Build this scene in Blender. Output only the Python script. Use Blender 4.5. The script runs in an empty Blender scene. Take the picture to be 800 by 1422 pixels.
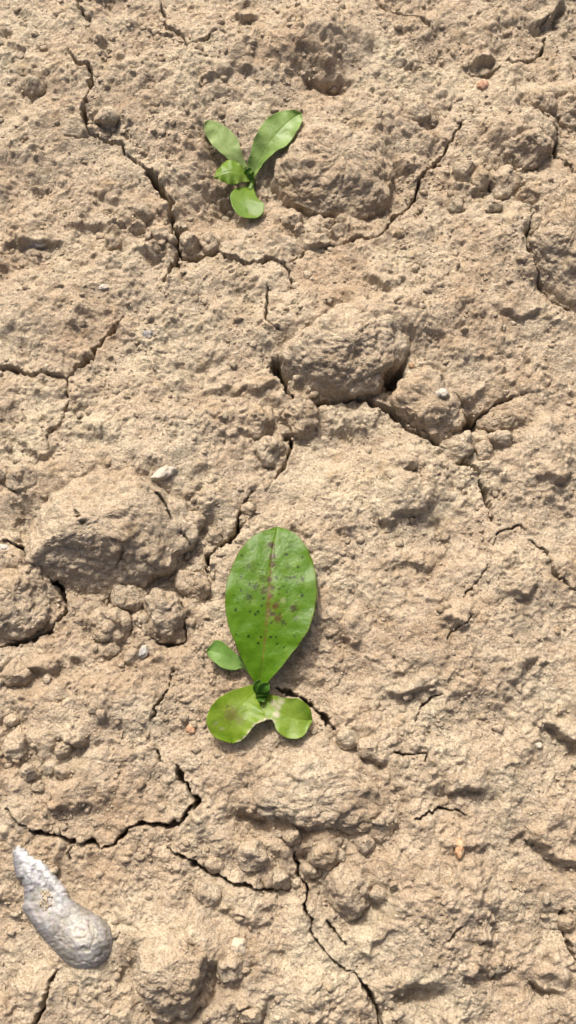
import bpy, math, random
import numpy as np
from mathutils import Vector

random.seed(7)
rng = np.random.default_rng(7)
scene = bpy.context.scene
R = math.radians

# ------------------------------------------------------------------ camera
TILT, DIST, HALF_V = R(14), 0.48, R(29)
PW, PH = 800.0, 1422.0
cam_data = bpy.data.cameras.new('camera')
cam = bpy.data.objects.new('camera', cam_data)
scene.collection.objects.link(cam)
cam.location = (0, -DIST * math.sin(TILT), DIST * math.cos(TILT))
cam.rotation_euler = (TILT, 0, 0)
cam_data.sensor_fit = 'VERTICAL'
cam_data.sensor_height = 24
cam_data.lens = 12 / math.tan(HALF_V)
cam_data.clip_start, cam_data.clip_end = 0.01, 500
scene.camera = cam

# ------------------------------------------------------------------ light
SUN_EL, SUN_AZ = R(47), R(-17)        # azimuth clockwise from +Y (top of the photo)
world = bpy.data.worlds.new('World')
scene.world = world
world.use_nodes = True
wn = world.node_tree.nodes
sky = wn.new('ShaderNodeTexSky')
sky.sky_type = 'NISHITA'
sky.sun_disc = False
sky.sun_elevation, sky.sun_rotation = SUN_EL, SUN_AZ
sky.air_density, sky.dust_density, sky.ozone_density = 0.6, 10.0, 0.3
world.node_tree.links.new(sky.outputs[0], wn['Background'].inputs[0])
wn['Background'].inputs[1].default_value = 0.15
sl = bpy.data.lights.new('sun', 'SUN')
sl.energy, sl.angle, sl.color = 3.3, R(3.0), (1.0, 0.95, 0.865)
sun = bpy.data.objects.new('sun', sl)
scene.collection.objects.link(sun)
sd = Vector((-math.sin(SUN_AZ) * math.cos(SUN_EL), -math.cos(SUN_AZ) * math.cos(SUN_EL), -math.sin(SUN_EL)))
sun.rotation_euler = sd.to_track_quat('-Z', 'Y').to_euler()
scene.view_settings.view_transform = 'Standard'
scene.view_settings.look = 'None'
scene.view_settings.gamma = 1
scene.view_settings.exposure = 0.21
scene.cycles.max_bounces = 6

# ------------------------------------------------------------------ photo pixel -> place
CY, CZ = cam.location.y, cam.location.z
def at(px, py, z=0.0):
    """point of the ground (height z) that the photograph shows at this pixel"""
    u = (px - PW / 2) / (PH / 2) * math.tan(HALF_V)
    v = -(py - PH / 2) / (PH / 2) * math.tan(HALF_V)
    dy = v * math.cos(TILT) + math.sin(TILT)
    dz = v * math.sin(TILT) - math.cos(TILT)
    t = (z - CZ) / dz
    return np.array([u * t, CY + dy * t, z])
def mpp(px, py):
    return float(np.linalg.norm(at(px + 1, py) - at(px, py)))
def ats(pts, z=0.0):
    return np.array([at(p[0], p[1], z)[:2] for p in pts])

# ------------------------------------------------------------------ noise
def _hash(ix, iy, iz, seed):
    h = (ix.astype(np.uint32) * np.uint32(374761393) + iy.astype(np.uint32) * np.uint32(668265263)
         + iz * np.uint32(2147483647) + np.uint32(seed * 974711 & 0xffffffff))
    h ^= h >> np.uint32(13); h = h * np.uint32(1274126177); h ^= h >> np.uint32(16)
    h = h * np.uint32(2246822519); h ^= h >> np.uint32(13)
    return h
def _f(h):
    return (h & np.uint32(0xffffff)).astype(np.float32) / np.float32(0xffffff)
def _fade(t):
    return t * t * t * (t * (t * 6 - 15) + 10)
def perlin2(x, y, seed=0):
    xi = np.floor(x); yi = np.floor(y)
    fx = (x - xi).astype(np.float32); fy = (y - yi).astype(np.float32)
    xi = xi.astype(np.int64); yi = yi.astype(np.int64)
    u = _fade(fx); v = _fade(fy)
    def g(dx, dy):
        a = _f(_hash(xi + dx, yi + dy, np.uint32(0), seed)) * np.float32(6.2831853)
        return np.cos(a) * (fx - dx) + np.sin(a) * (fy - dy)
    a = g(0, 0); b = g(1, 0); c = g(0, 1); d = g(1, 1)
    t = a + u * (b - a)
    return (t + v * ((c + u * (d - c)) - t)) * np.float32(1.4)
def perlin3(p, seed=0):
    i = np.floor(p); f = p - i; i = i.astype(np.int64); w = _fade(f)
    out = 0
    for dx in (0, 1):
        for dy in (0, 1):
            for dz in (0, 1):
                h = _hash(i[..., 0] + dx, i[..., 1] + dy, (i[..., 2] + dz).astype(np.uint32) * np.uint32(1103515245), seed)
                a = _f(h) * 6.2831853
                zc = _f(h * np.uint32(747796405)) * 2 - 1
                rr = np.sqrt(1 - zc * zc)
                gr = np.cos(a) * rr * (f[..., 0] - dx) + np.sin(a) * rr * (f[..., 1] - dy) + zc * (f[..., 2] - dz)
                out = out + gr * (w[..., 0] if dx else 1 - w[..., 0]) * (w[..., 1] if dy else 1 - w[..., 1]) * (w[..., 2] if dz else 1 - w[..., 2])
    return out * 1.5
def lumps2(x, y, seed=0):
    """rounded crumbs: a dome in each jittered cell, 0..1"""
    xi = np.floor(x).astype(np.int64); yi = np.floor(y).astype(np.int64)
    fx = (x - xi).astype(np.float32); fy = (y - yi).astype(np.float32)
    best = np.zeros_like(fx)
    for dx in (-1, 0, 1):
        for dy in (-1, 0, 1):
            h = _hash(xi + dx, yi + dy, np.uint32(77), seed)
            h2 = h * np.uint32(747796405) + np.uint32(12345); h2 ^= h2 >> np.uint32(15)
            h3 = h2 * np.uint32(277803737); h3 ^= h3 >> np.uint32(14)
            rr = 0.35 + 0.55 * _f(h3)
            d2 = ((dx + _f(h) - fx) ** 2 + (dy + _f(h2) - fy) ** 2) / (rr * rr)
            best = np.maximum(best, np.sqrt(np.maximum(0, 1 - d2)) * rr)
    return best
def chunks2(x, y, seed=0):
    """broken angular bits: a tilted flat-topped block in each jittered cell"""
    xi = np.floor(x).astype(np.int64); yi = np.floor(y).astype(np.int64)
    fx = (x - xi).astype(np.float32); fy = (y - yi).astype(np.float32)
    best = np.zeros_like(fx)
    for dx in (-1, 0, 1):
        for dy in (-1, 0, 1):
            h = _hash(xi + dx, yi + dy, np.uint32(99), seed)
            h2 = h * np.uint32(747796405) + np.uint32(12345); h2 ^= h2 >> np.uint32(15)
            h3 = h2 * np.uint32(277803737); h3 ^= h3 >> np.uint32(14)
            h4 = h3 * np.uint32(2246822519); h4 ^= h4 >> np.uint32(13)
            ex = fx - dx - _f(h); ey = fy - dy - _f(h2)
            a = _f(h3) * np.float32(6.2832); ca, sa = np.cos(a), np.sin(a)
            px, py = ex * ca + ey * sa, (ey * ca - ex * sa) * (1.0 + .7 * _f(h4))
            rr = .3 + .5 * _f(h4)
            d = np.maximum(np.maximum(np.abs(px), np.abs(py)), (np.abs(px) + np.abs(py)) * .74) / rr
            v = np.clip((1 - d) * 2.6, 0, 1) * rr * (1 + .9 * px / rr * .6)
            best = np.maximum(best, v)
    return best
def lumps3(p, seed=0):
    i = np.floor(p).astype(np.int64); f = p - i
    best = np.zeros(p.shape[:-1])
    for dx in (-1, 0, 1):
        for dy in (-1, 0, 1):
            for dz in (-1, 0, 1):
                h = _hash(i[..., 0] + dx, i[..., 1] + dy, (i[..., 2] + dz).astype(np.uint32) * np.uint32(1103515245), seed)
                h2 = h * np.uint32(747796405) + np.uint32(12345); h2 ^= h2 >> np.uint32(15)
                h3 = h2 * np.uint32(277803737); h3 ^= h3 >> np.uint32(14)
                h4 = h3 * np.uint32(2246822519); h4 ^= h4 >> np.uint32(13)
                rr = 0.4 + 0.55 * _f(h4)
                d2 = ((dx + _f(h) - f[..., 0]) ** 2 + (dy + _f(h2) - f[..., 1]) ** 2 + (dz + _f(h3) - f[..., 2]) ** 2) / (rr * rr)
                best = np.maximum(best, np.sqrt(np.maximum(0, 1 - d2)) * rr)
    return best
def sstep(a, b, x):
    t = np.clip((x - a) / (b - a), 0, 1)
    return t * t * (3 - 2 * t)

# ------------------------------------------------------------------ materials
def nodes_of(m):
    m.use_nodes = True
    nt = m.node_tree
    return nt, nt.nodes, nt.links, nt.nodes['Principled BSDF']
def soil_material(name, dark, mid, light, fine=1.0):
    m = bpy.data.materials.new(name)
    nt, N, L, P = nodes_of(m)
    tc = N.new('ShaderNodeTexCoord'); oi = N.new('ShaderNodeObjectInfo')
    mul = N.new('ShaderNodeMath'); mul.operation = 'MULTIPLY'; mul.inputs[1].default_value = 3.7
    L.new(oi.outputs['Random'], mul.inputs[0])
    add = N.new('ShaderNodeVectorMath'); add.operation = 'ADD'
    L.new(tc.outputs['Object'], add.inputs[0]); L.new(mul.outputs[0], add.inputs[1])
    def noise(scale, detail=4, rough=.6):
        n = N.new('ShaderNodeTexNoise'); n.inputs['Scale'].default_value = scale
        n.inputs['Detail'].default_value = detail; n.inputs['Roughness'].default_value = rough
        L.new(add.outputs[0], n.inputs['Vector']); return n
    def ramp(src, stops):
        r = N.new('ShaderNodeValToRGB')
        while len(r.color_ramp.elements) < len(stops): r.color_ramp.elements.new(.5)
        for e, (p, c) in zip(r.color_ramp.elements, stops): e.position = p; e.color = c + (1,)
        L.new(src, r.inputs[0]); return r
    def mix(t, fac, a, b):
        x = N.new('ShaderNodeMix'); x.data_type = 'RGBA'; x.blend_type = t
        if isinstance(fac, float): x.inputs[0].default_value = fac
        else: L.new(fac, x.inputs[0])
        L.new(a, x.inputs[6])
        if isinstance(b, tuple): x.inputs[7].default_value = b + (1,)
        else: L.new(b, x.inputs[7])
        return x.outputs[2]
    big = ramp(noise(22, 5, .65).outputs[0], [(.3, dark), (.5, mid), (.7, light)])
    sp = ramp(noise(900, 3, .7).outputs[0], [(.3, (.58, .55, .5)), (.48, (1, 1, 1)), (.7, (1.33, 1.33, 1.34))])
    c = mix('MULTIPLY', 1.0, big.outputs[0], sp.outputs[0])
    mid_ = ramp(noise(140, 5, .65).outputs[0], [(.3, (.76, .73, .68)), (.5, (1, 1, 1)), (.68, (1.12, 1.12, 1.11))])
    c = mix('MULTIPLY', 1.0, c, mid_.outputs[0])
    dm = ramp(noise(34, 6, .7).outputs[0], [(.56, (0, 0, 0)), (.75, (.6, .6, .6))])      # browner earth
    c = mix('MIX', dm.outputs[0], c, (.30, .225, .145))
    # rusty, sandy stains here and there
    st = ramp(noise(60, 4, .6).outputs[0], [(.60, (0, 0, 0)), (.74, (.45, .45, .45))])
    c = mix('MIX', st.outputs[0], c, (.40, .29, .165))
    # pale dried flecks, single sand grains
    fl = ramp(noise(420, 1, .5).outputs[0], [(.71, (0, 0, 0)), (.75, (.55, .55, .55))])
    c = mix('MIX', fl.outputs[0], c, (.52, .47, .39))
    L.new(c, P.inputs['Base Color'])
    P.inputs['Roughness'].default_value = .95
    P.inputs['Specular IOR Level'].default_value = .12
    n1 = noise(1300, 3, .7); n2 = noise(420, 4, .65)
    ad = N.new('ShaderNodeMath'); ad.operation = 'MULTIPLY_ADD'; ad.inputs[1].default_value = .45
    L.new(n1.outputs[0], ad.inputs[0]); L.new(n2.outputs[0], ad.inputs[2])
    b = N.new('ShaderNodeBump'); b.inputs['Strength'].default_value = 1.0; b.inputs['Distance'].default_value = .0020 * fine
    L.new(ad.outputs[0], b.inputs['Height']); L.new(b.outputs[0], P.inputs['Normal'])
    return m
SOIL = soil_material('dry_soil', (.355, .268, .182), (.417, .342, .25), (.465, .404, .295))
CLOD = soil_material('clod_soil', (.367, .284, .192), (.417, .342, .25), (.462, .398, .296))

def simple(name, col, rough=.8, var=.15, scale=400, bump=.0003, spec=.2):
    m = bpy.data.materials.new(name)
    nt, N, L, P = nodes_of(m)
    tc = N.new('ShaderNodeTexCoord')
    n = N.new('ShaderNodeTexNoise'); n.inputs['Scale'].default_value = scale; n.inputs['Detail'].default_value = 5
    L.new(tc.outputs['Object'], n.inputs['Vector'])
    r = N.new('ShaderNodeValToRGB')
    r.color_ramp.elements[0].position = .3; r.color_ramp.elements[1].position = .7
    r.color_ramp.elements[0].color = tuple(c * (1 - var) for c in col) + (1,)
    r.color_ramp.elements[1].color = tuple(min(1, c * (1 + var)) for c in col) + (1,)
    L.new(n.outputs[0], r.inputs[0])
    # soil dust clinging in patches
    n2 = N.new('ShaderNodeTexNoise'); n2.inputs['Scale'].default_value = 260; n2.inputs['Detail'].default_value = 6
    L.new(tc.outputs['Object'], n2.inputs['Vector'])
    r2 = N.new('ShaderNodeValToRGB'); r2.color_ramp.elements[0].position = .45; r2.color_ramp.elements[1].position = .68
    r2.color_ramp.elements[1].color = (.75, .75, .75, 1); L.new(n2.outputs[0], r2.inputs[0])
    x = N.new('ShaderNodeMix'); x.data_type = 'RGBA'; L.new(r2.outputs[0], x.inputs[0]); L.new(r.outputs[0], x.inputs[6]); x.inputs[7].default_value = (.41, .345, .25, 1)
    L.new(x.outputs[2], P.inputs['Base Color'])
    P.inputs['Roughness'].default_value = rough; P.inputs['Specular IOR Level'].default_value = spec
    b = N.new('ShaderNodeBump'); b.inputs['Distance'].default_value = bump
    L.new(n.outputs[0], b.inputs['Height']); L.new(b.outputs[0], P.inputs['Normal'])
    return m
def leaf_material(name, trans=.42, rough=.33, spec=.35, scale=260):
    """colour per vertex holds the leaf's own green, its veins, spots and scars"""
    m = bpy.data.materials.new(name)
    nt, N, L, P = nodes_of(m)
    at_ = N.new('ShaderNodeAttribute'); at_.attribute_name = 'tint'
    tc = N.new('ShaderNodeTexCoord')
    n = N.new('ShaderNodeTexNoise'); n.inputs['Scale'].default_value = scale; n.inputs['Detail'].default_value = 5
    n.inputs['Roughness'].default_value = .65
    L.new(tc.outputs['Object'], n.inputs['Vector'])
    r = N.new('ShaderNodeValToRGB')
    r.color_ramp.elements[0].position = .3; r.color_ramp.elements[0].color = (.78, .84, .7, 1)
    r.color_ramp.elements[1].position = .7; r.color_ramp.elements[1].color = (1.18, 1.1, 1.2, 1)
    L.new(n.outputs[0], r.inputs[0])
    x = N.new('ShaderNodeMix'); x.data_type = 'RGBA'; x.blend_type = 'MULTIPLY'; x.inputs[0].default_value = 1
    L.new(at_.outputs['Color'], x.inputs[6]); L.new(r.outputs[0], x.inputs[7])
    L.new(x.outputs[2], P.inputs['Base Color'])
    P.inputs['Roughness'].default_value = rough; P.inputs['Specular IOR Level'].default_value = spec
    b = N.new('ShaderNodeBump'); b.inputs['Distance'].default_value = .0006; b.inputs['Strength'].default_value = .8
    L.new(n.outputs[0], b.inputs['Height']); L.new(b.outputs[0], P.inputs['Normal'])
    t = N.new('ShaderNodeBsdfTranslucent'); L.new(x.outputs[2], t.inputs['Color'])
    ms = N.new('ShaderNodeMixShader'); ms.inputs[0].default_value = trans
    L.new(P.outputs[0], ms.inputs[1]); L.new(t.outputs[0], ms.inputs[2])
    L.new(ms.outputs[0], N['Material Output'].inputs['Surface'])
    return m
LEAF = leaf_material('green_leaf')
SHELL = leaf_material('weathered_shell', 0.0, .45, .3, 420)

# ------------------------------------------------------------------ object helpers
COL = scene.collection
def grid_faces(nr, nc, wrap=False):
    i = np.arange(nr - 1)[:, None] * nc
    j = np.arange(nc if wrap else nc - 1)[None, :]
    k = (j + 1) % nc if wrap else j + 1
    return np.stack([i + j, i + k, i + nc + k, i + nc + j], -1).reshape(-1, 4)
def mesh_object(name, verts, faces, mat, parent=None, smooth=True, loc=None, tint=None):
    me = bpy.data.meshes.new(name)
    faces = np.asarray(faces)
    k = faces.shape[1]
    me.vertices.add(len(verts)); me.loops.add(faces.size); me.polygons.add(len(faces))
    me.vertices.foreach_set('co', np.asarray(verts, np.float32).ravel())
    me.loops.foreach_set('vertex_index', faces.astype(np.int32).ravel())
    me.polygons.foreach_set('loop_start', np.arange(0, faces.size, k, dtype=np.int32))
    me.polygons.foreach_set('use_smooth', np.full(len(faces), smooth))
    if tint is not None:
        a = me.attributes.new('tint', 'FLOAT_COLOR', 'POINT')
        a.data.foreach_set('color', np.concatenate([tint, np.ones((len(verts), 1))], 1).astype(np.float32).ravel())
    me.update(calc_edges=True); me.validate()
    me.materials.append(mat)
    o = bpy.data.objects.new(name, me)
    COL.objects.link(o)
    if loc is not None: o.location = loc
    if parent is not None: o.parent = parent
    return o
def tag(o, label=None, cat=None, group=None, kind=None):
    for k, v in (('label', label), ('category', cat), ('group', group), ('kind', kind)):
        if v: o[k] = v
    return o
def empty(name, loc):
    e = bpy.data.objects.new(name, None); COL.objects.link(e); e.location = loc
    e.empty_display_size = .01
    return e
def catmull(pts, n, samples=24):
    """smooth curve through the points, n points evenly along it"""
    p = np.asarray(pts, float)
    q = np.vstack([2 * p[0] - p[1], p, 2 * p[-1] - p[-2]])
    out = []
    for i in range(1, len(q) - 2):
        t = np.linspace(0, 1, samples, endpoint=False)[:, None]
        a, b, c, d = q[i - 1], q[i], q[i + 1], q[i + 2]
        out.append(.5 * (2 * b + (c - a) * t + (2 * a - 5 * b + 4 * c - d) * t ** 2 + (3 * b - a - 3 * c + d) * t ** 3))
    out = np.vstack(out + [p[-1:]])
    s = np.concatenate([[0], np.cumsum(np.linalg.norm(np.diff(out, axis=0), axis=1))])
    u = np.linspace(0, s[-1], n)
    return np.stack([np.interp(u, s, out[:, k]) for k in range(out.shape[1])], 1)

# ------------------------------------------------------------------ what the soil looks like, traced
# cracks: (width in photo pixels, depth mm, points)
CRACKS = [
 (2.5, 5, [(108, -8), (113, 20), (125, 38), (123, 50)]),
 (5.0, 9, [(99, 78), (110, 98), (130, 110), (128, 135), (118, 160), (122, 180), (128, 193), (150, 198), (168, 205), (173, 214), (184, 222), (193, 232)]),
 (1.6, 3, [(125, 195), (110, 197), (92, 195)]),
 (7.5, 13, [(192, 231), (210, 245), (222, 262), (235, 285), (240, 310), (247, 345), (240, 370), (229, 392)]),
 (4.5, 8, [(247, 347), (256, 356), (285, 351), (302, 348), (320, 357), (350, 366), (375, 361), (393, 367)]),
 (2.2, 4, [(393, 367), (403, 380), (405, 404)]),
 (3.0, 6, [(222, -5), (228, 30), (235, 45), (250, 52), (262, 70)]),
 (1.8, 4, [(212, 47), (225, 52), (240, 54)]),
 (2.0, 4, [(262, 70), (280, 68), (300, 55), (318, 62)]),
 (2.4, 5, [(520, -5), (535, 13), (555, 20), (570, 22), (590, 30), (602, 47)]),
 (4.5, 9, [(655, 98), (675, 105), (692, 94)]),
 (3.5, 6, [(706, 84), (720, 91), (750, 76), (757, 52)]),
 (2.5, 5, [(744, 38), (765, 28)]),
 (4.2, 8, [(641, 173), (625, 200), (615, 215), (600, 232), (590, 240), (582, 258), (578, 270), (565, 290), (545, 303), (537, 320), (520, 334), (500, 331), (475, 343), (445, 340), (425, 345), (414, 358), (393, 367)]),
 (4.0, 8, [(748, 163), (765, 180), (772, 195), (770, 215), (792, 242), (805, 246)]),
 (3.0, 6, [(733, 300), (729, 350), (745, 385), (765, 412), (800, 432)]),
 (4.5, 9, [(-10, 517), (20, 514), (32, 519), (45, 524), (70, 525), (96, 531)]),
 (6.0, 10, [(172, 442), (155, 465), (133, 485), (130, 500), (110, 517), (97, 531)]),
 (4.5, 9, [(97, 531), (97, 555), (95, 575), (85, 595), (70, 607), (75, 628)]),
 (2.2, 5, [(372, 402), (370, 435), (375, 455), (391, 463)]),
 (7.5, 13, [(384, 500), (388, 520), (400, 543), (425, 556), (460, 556), (480, 549), (500, 551), (520, 561), (545, 571), (565, 591), (590, 605), (612, 617)]),
 (5.0, 9, [(612, 617), (640, 640), (660, 650), (665, 665), (675, 690), (683, 726)]),
 (4.0, 8, [(656, 586), (680, 566), (700, 556), (728, 548)]),
 (5.0, 9, [(404, 600), (403, 615), (396, 640), (379, 667)]),
 (4.0, 8, [(379, 575), (375, 592), (362, 607)]),
 (5.5, 10, [(357, 678), (345, 690), (332, 722), (328, 740), (310, 755), (291, 770), (288, 798)]),
 (6.5, 12, [(8, 752), (25, 757), (60, 792), (85, 826), (88, 850), (60, 880), (-10, 902)]),
 (4.0, 8, [(250, 838), (256, 870), (256, 890), (226, 894), (205, 885)]),
 (3.4, 7, [(242, 934), (232, 960), (218, 980), (212, 1004)]),
 (3.5, 7, [(218, 1042), (226, 1056)]),
 (5.0, 9, [(244, 1062), (253, 1078), (265, 1100), (278, 1112), (270, 1124)]),
 (5.5, 9, [(12, 1124), (45, 1155), (80, 1158), (100, 1172), (125, 1168), (138, 1177), (155, 1174), (175, 1155), (200, 1143), (225, 1147), (250, 1140), (268, 1120), (279, 1113)]),
 (2.5, 5, [(100, 1172), (98, 1196)]),
 (5.0, 9, [(234, 1177), (265, 1195), (295, 1211), (320, 1222), (350, 1233), (400, 1238)]),
 (5.5, 10, [(80, 1346), (70, 1370), (62, 1398), (46, 1430)]),
 (4.5, 9, [(408, 1180), (414, 1210), (426, 1236), (425, 1260), (433, 1278)]),
 (2.5, 5, [(456, 1278), (466, 1296), (480, 1312)]),
 (4.5, 9, [(490, 1352), (505, 1366), (515, 1385), (525, 1405), (532, 1430)]),
 (2.2, 4, [(433, 1278), (436, 1300), (460, 1330), (490, 1352)]),
 (2.4, 5, [(575, 1137), (600, 1125), (628, 1124), (646, 1130)]),
 (2.6, 5, [(673, 788), (660, 810), (639, 834)]),
 (1.8, 4, [(650, 855), (640, 870), (618, 888)]),
 (2.4, 5, [(685, 757), (691, 742), (716, 732), (730, 738)]),
 (2.6, 6, [(734, 749), (760, 770), (763, 796), (780, 811), (806, 830)]),
 (2.6, 5, [(611, 964), (592, 974), (580, 988), (578, 1000)]),
 (5.0, 8, [(384, 958), (410, 965), (440, 985), (464, 1014)]),
 (2.5, 5, [(545, 1046), (570, 1048), (590, 1046), (590, 1058)]),
 (4.0, 7, [(782, 1262), (786, 1300), (800, 1335)]),
 (2.6, 5, [(620, 1300), (640, 1280)]),
 (3.0, 6, [(785, 1290), (792, 1320)]),
]
CRACKS += [(20, 14, [(648, 592), (663, 585)]), (16, 12, [(383, 498), (390, 524), (398, 536)]), (13, 10, [(540, 532), (556, 510)]), (9, 9, [(395, 606), (404, 600)])]
# steps in the surface: the ground above the line stands higher than below it (mm up, mm down, points left to right)
STEPS = [
 (3, 6, [(310, 28), (335, 36), (366, 30)]),
 (2, 4, [(135, 0), (150, 5), (168, 2)]),
 (3, 3, [(15, 72), (40, 76)]), (3, 3, [(128, 70), (155, 68)]), (2, 3, [(165, 86), (185, 86)]),
 (3, 3, [(255, 105), (290, 118), (330, 108), (372, 100)]),
 (4, 4, [(425, 112), (455, 122), (490, 108)]),
 (5, 4, [(640, 86), (660, 96), (690, 90)]), (4, 4, [(560, 95), (580, 100)]),
 (5, 5, [(716, 25), (760, 30), (800, 10)]),
 (5, 3, [(620, 240), (640, 262), (680, 270)]),
 (4, 4, [(0, 340), (40, 345), (90, 335)]), (3, 3, [(120, 262), (170, 278)]),
 (3, 3, [(185, 345), (215, 352), (240, 345)]),
 (2, 2, [(85, 300), (130, 312), (180, 300)]),
 (3, 3, [(500, 380), (540, 405), (570, 395)]),
 (3, 3, [(680, 430), (720, 445), (760, 430)]),
 (3, 3, [(280, 540), (320, 548), (350, 530)]),
 (4, 3, [(340, 545), (370, 535), (388, 520)]),
 (3, 3, [(20, 600), (60, 640), (100, 620)]),
 (5, 5, [(730, 660), (770, 675), (800, 660)]),
 (3, 3, [(600, 545), (640, 555), (680, 530)]),
 (4, 4, [(505, 720), (560, 722), (600, 705)]),
 (3, 3, [(690, 820), (715, 832), (735, 815)]),
 (4, 4, [(520, 945), (545, 962), (590, 955), (615, 962)]),
 (3, 3, [(700, 905), (720, 930), (740, 910)]),
 (5, 5, [(750, 1005), (775, 1020), (805, 1025)]),
 (4, 6, [(500, 1040), (525, 1052), (548, 1045)]),
 (5, 5, [(600, 1070), (620, 1095), (660, 1100), (690, 1092)]),
 (3, 9, [(325, 1118), (350, 1132), (392, 1130)]),
 (4, 4, [(590, 1165), (640, 1180), (690, 1175)]),
 (8, 7, [(725, 1150), (760, 1190), (805, 1200)]),
 (4, 4, [(70, 1120), (110, 1132), (140, 1120)]),
 (5, 5, [(80, 1020), (100, 1036), (118, 1022)]),
 (3, 3, [(30, 915), (65, 930), (90, 915)]),
 (6, 6, [(530, 1358), (555, 1378), (600, 1384), (628, 1368)]),
 (6, 6, [(735, 1352), (765, 1375), (800, 1382)]),
 (3, 4, [(495, 1322), (515, 1338)]),
 (5, 5, [(640, 1340), (680, 1356), (705, 1348)]),
 (4, 4, [(660, 1310), (690, 1320)]),
 (3, 3, [(300, 1262), (350, 1275), (380, 1262)]),
 (5, 5, [(190, 1385), (230, 1412), (300, 1400)]),
 (4, 4, [(330, 1400), (370, 1412)]),
 (3, 3, [(600, 870), (650, 880)]), (3, 3, [(470, 880), (500, 892)]),
 (2, 3, [(570, 790), (610, 798)]), (3, 3, [(455, 740), (490, 745)]),
]
# swells (+) and hollows (-): cx, cy, rx, ry in pixels, mm
SWELLS = [
 (300, 190, 34, 34, -4), (398, 172, 30, 30, -5),
 (330, 70, 90, 55, 6), (460, 60, 70, 50, 8), (350, 250, 75, 55, -9), (300, 285, 40, 28, -7), (455, 126, 48, 26, -4),
 (150, 120, 110, 90, 3), (710, 180, 75, 65, 6), (130, 400, 110, 50, 4), (250, 600, 120, 70, 4), (620, 440, 110, 60, 4),
 (480, 620, 80, 45, -4), (565, 675, 50, 48, 7), (655, 588, 13, 12, -12), (700, 800, 80, 50, 4), (600, 880, 130, 70, 4),
 (150, 985, 120, 60, 5), (440, 1095, 125, 65, 5), (360, 1150, 50, 26, -6), (600, 1240, 110, 90, 7), (560, 1330, 90, 50, 4),
 (690, 1060, 90, 60, 5), (700, 1280, 60, 50, -3), (120, 1250, 110, 70, -2), (340, 1330, 70, 60, 3), (420, 1230, 60, 40, -5),
 (700, 940, 60, 40, 3), (420, 820, 60, 60, -2), (110, 1090, 90, 40, 4), (760, 1130, 60, 40, 5), (770, 1300, 30, 40, -5),
 (580, 1380, 40, 16, -6), (768, 1372, 40, 16, -6), (545, 525, 16, 20, -10), (60, 200, 80, 50, 3), (760, 620, 50, 45, 5),
 (505, 450, 120, 40, 3), (60, 440, 80, 40, 4), (60, 1390, 60, 40, 3), (420, 1385, 60, 35, 4), (700, 330, 60, 50, 3),
]
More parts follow.
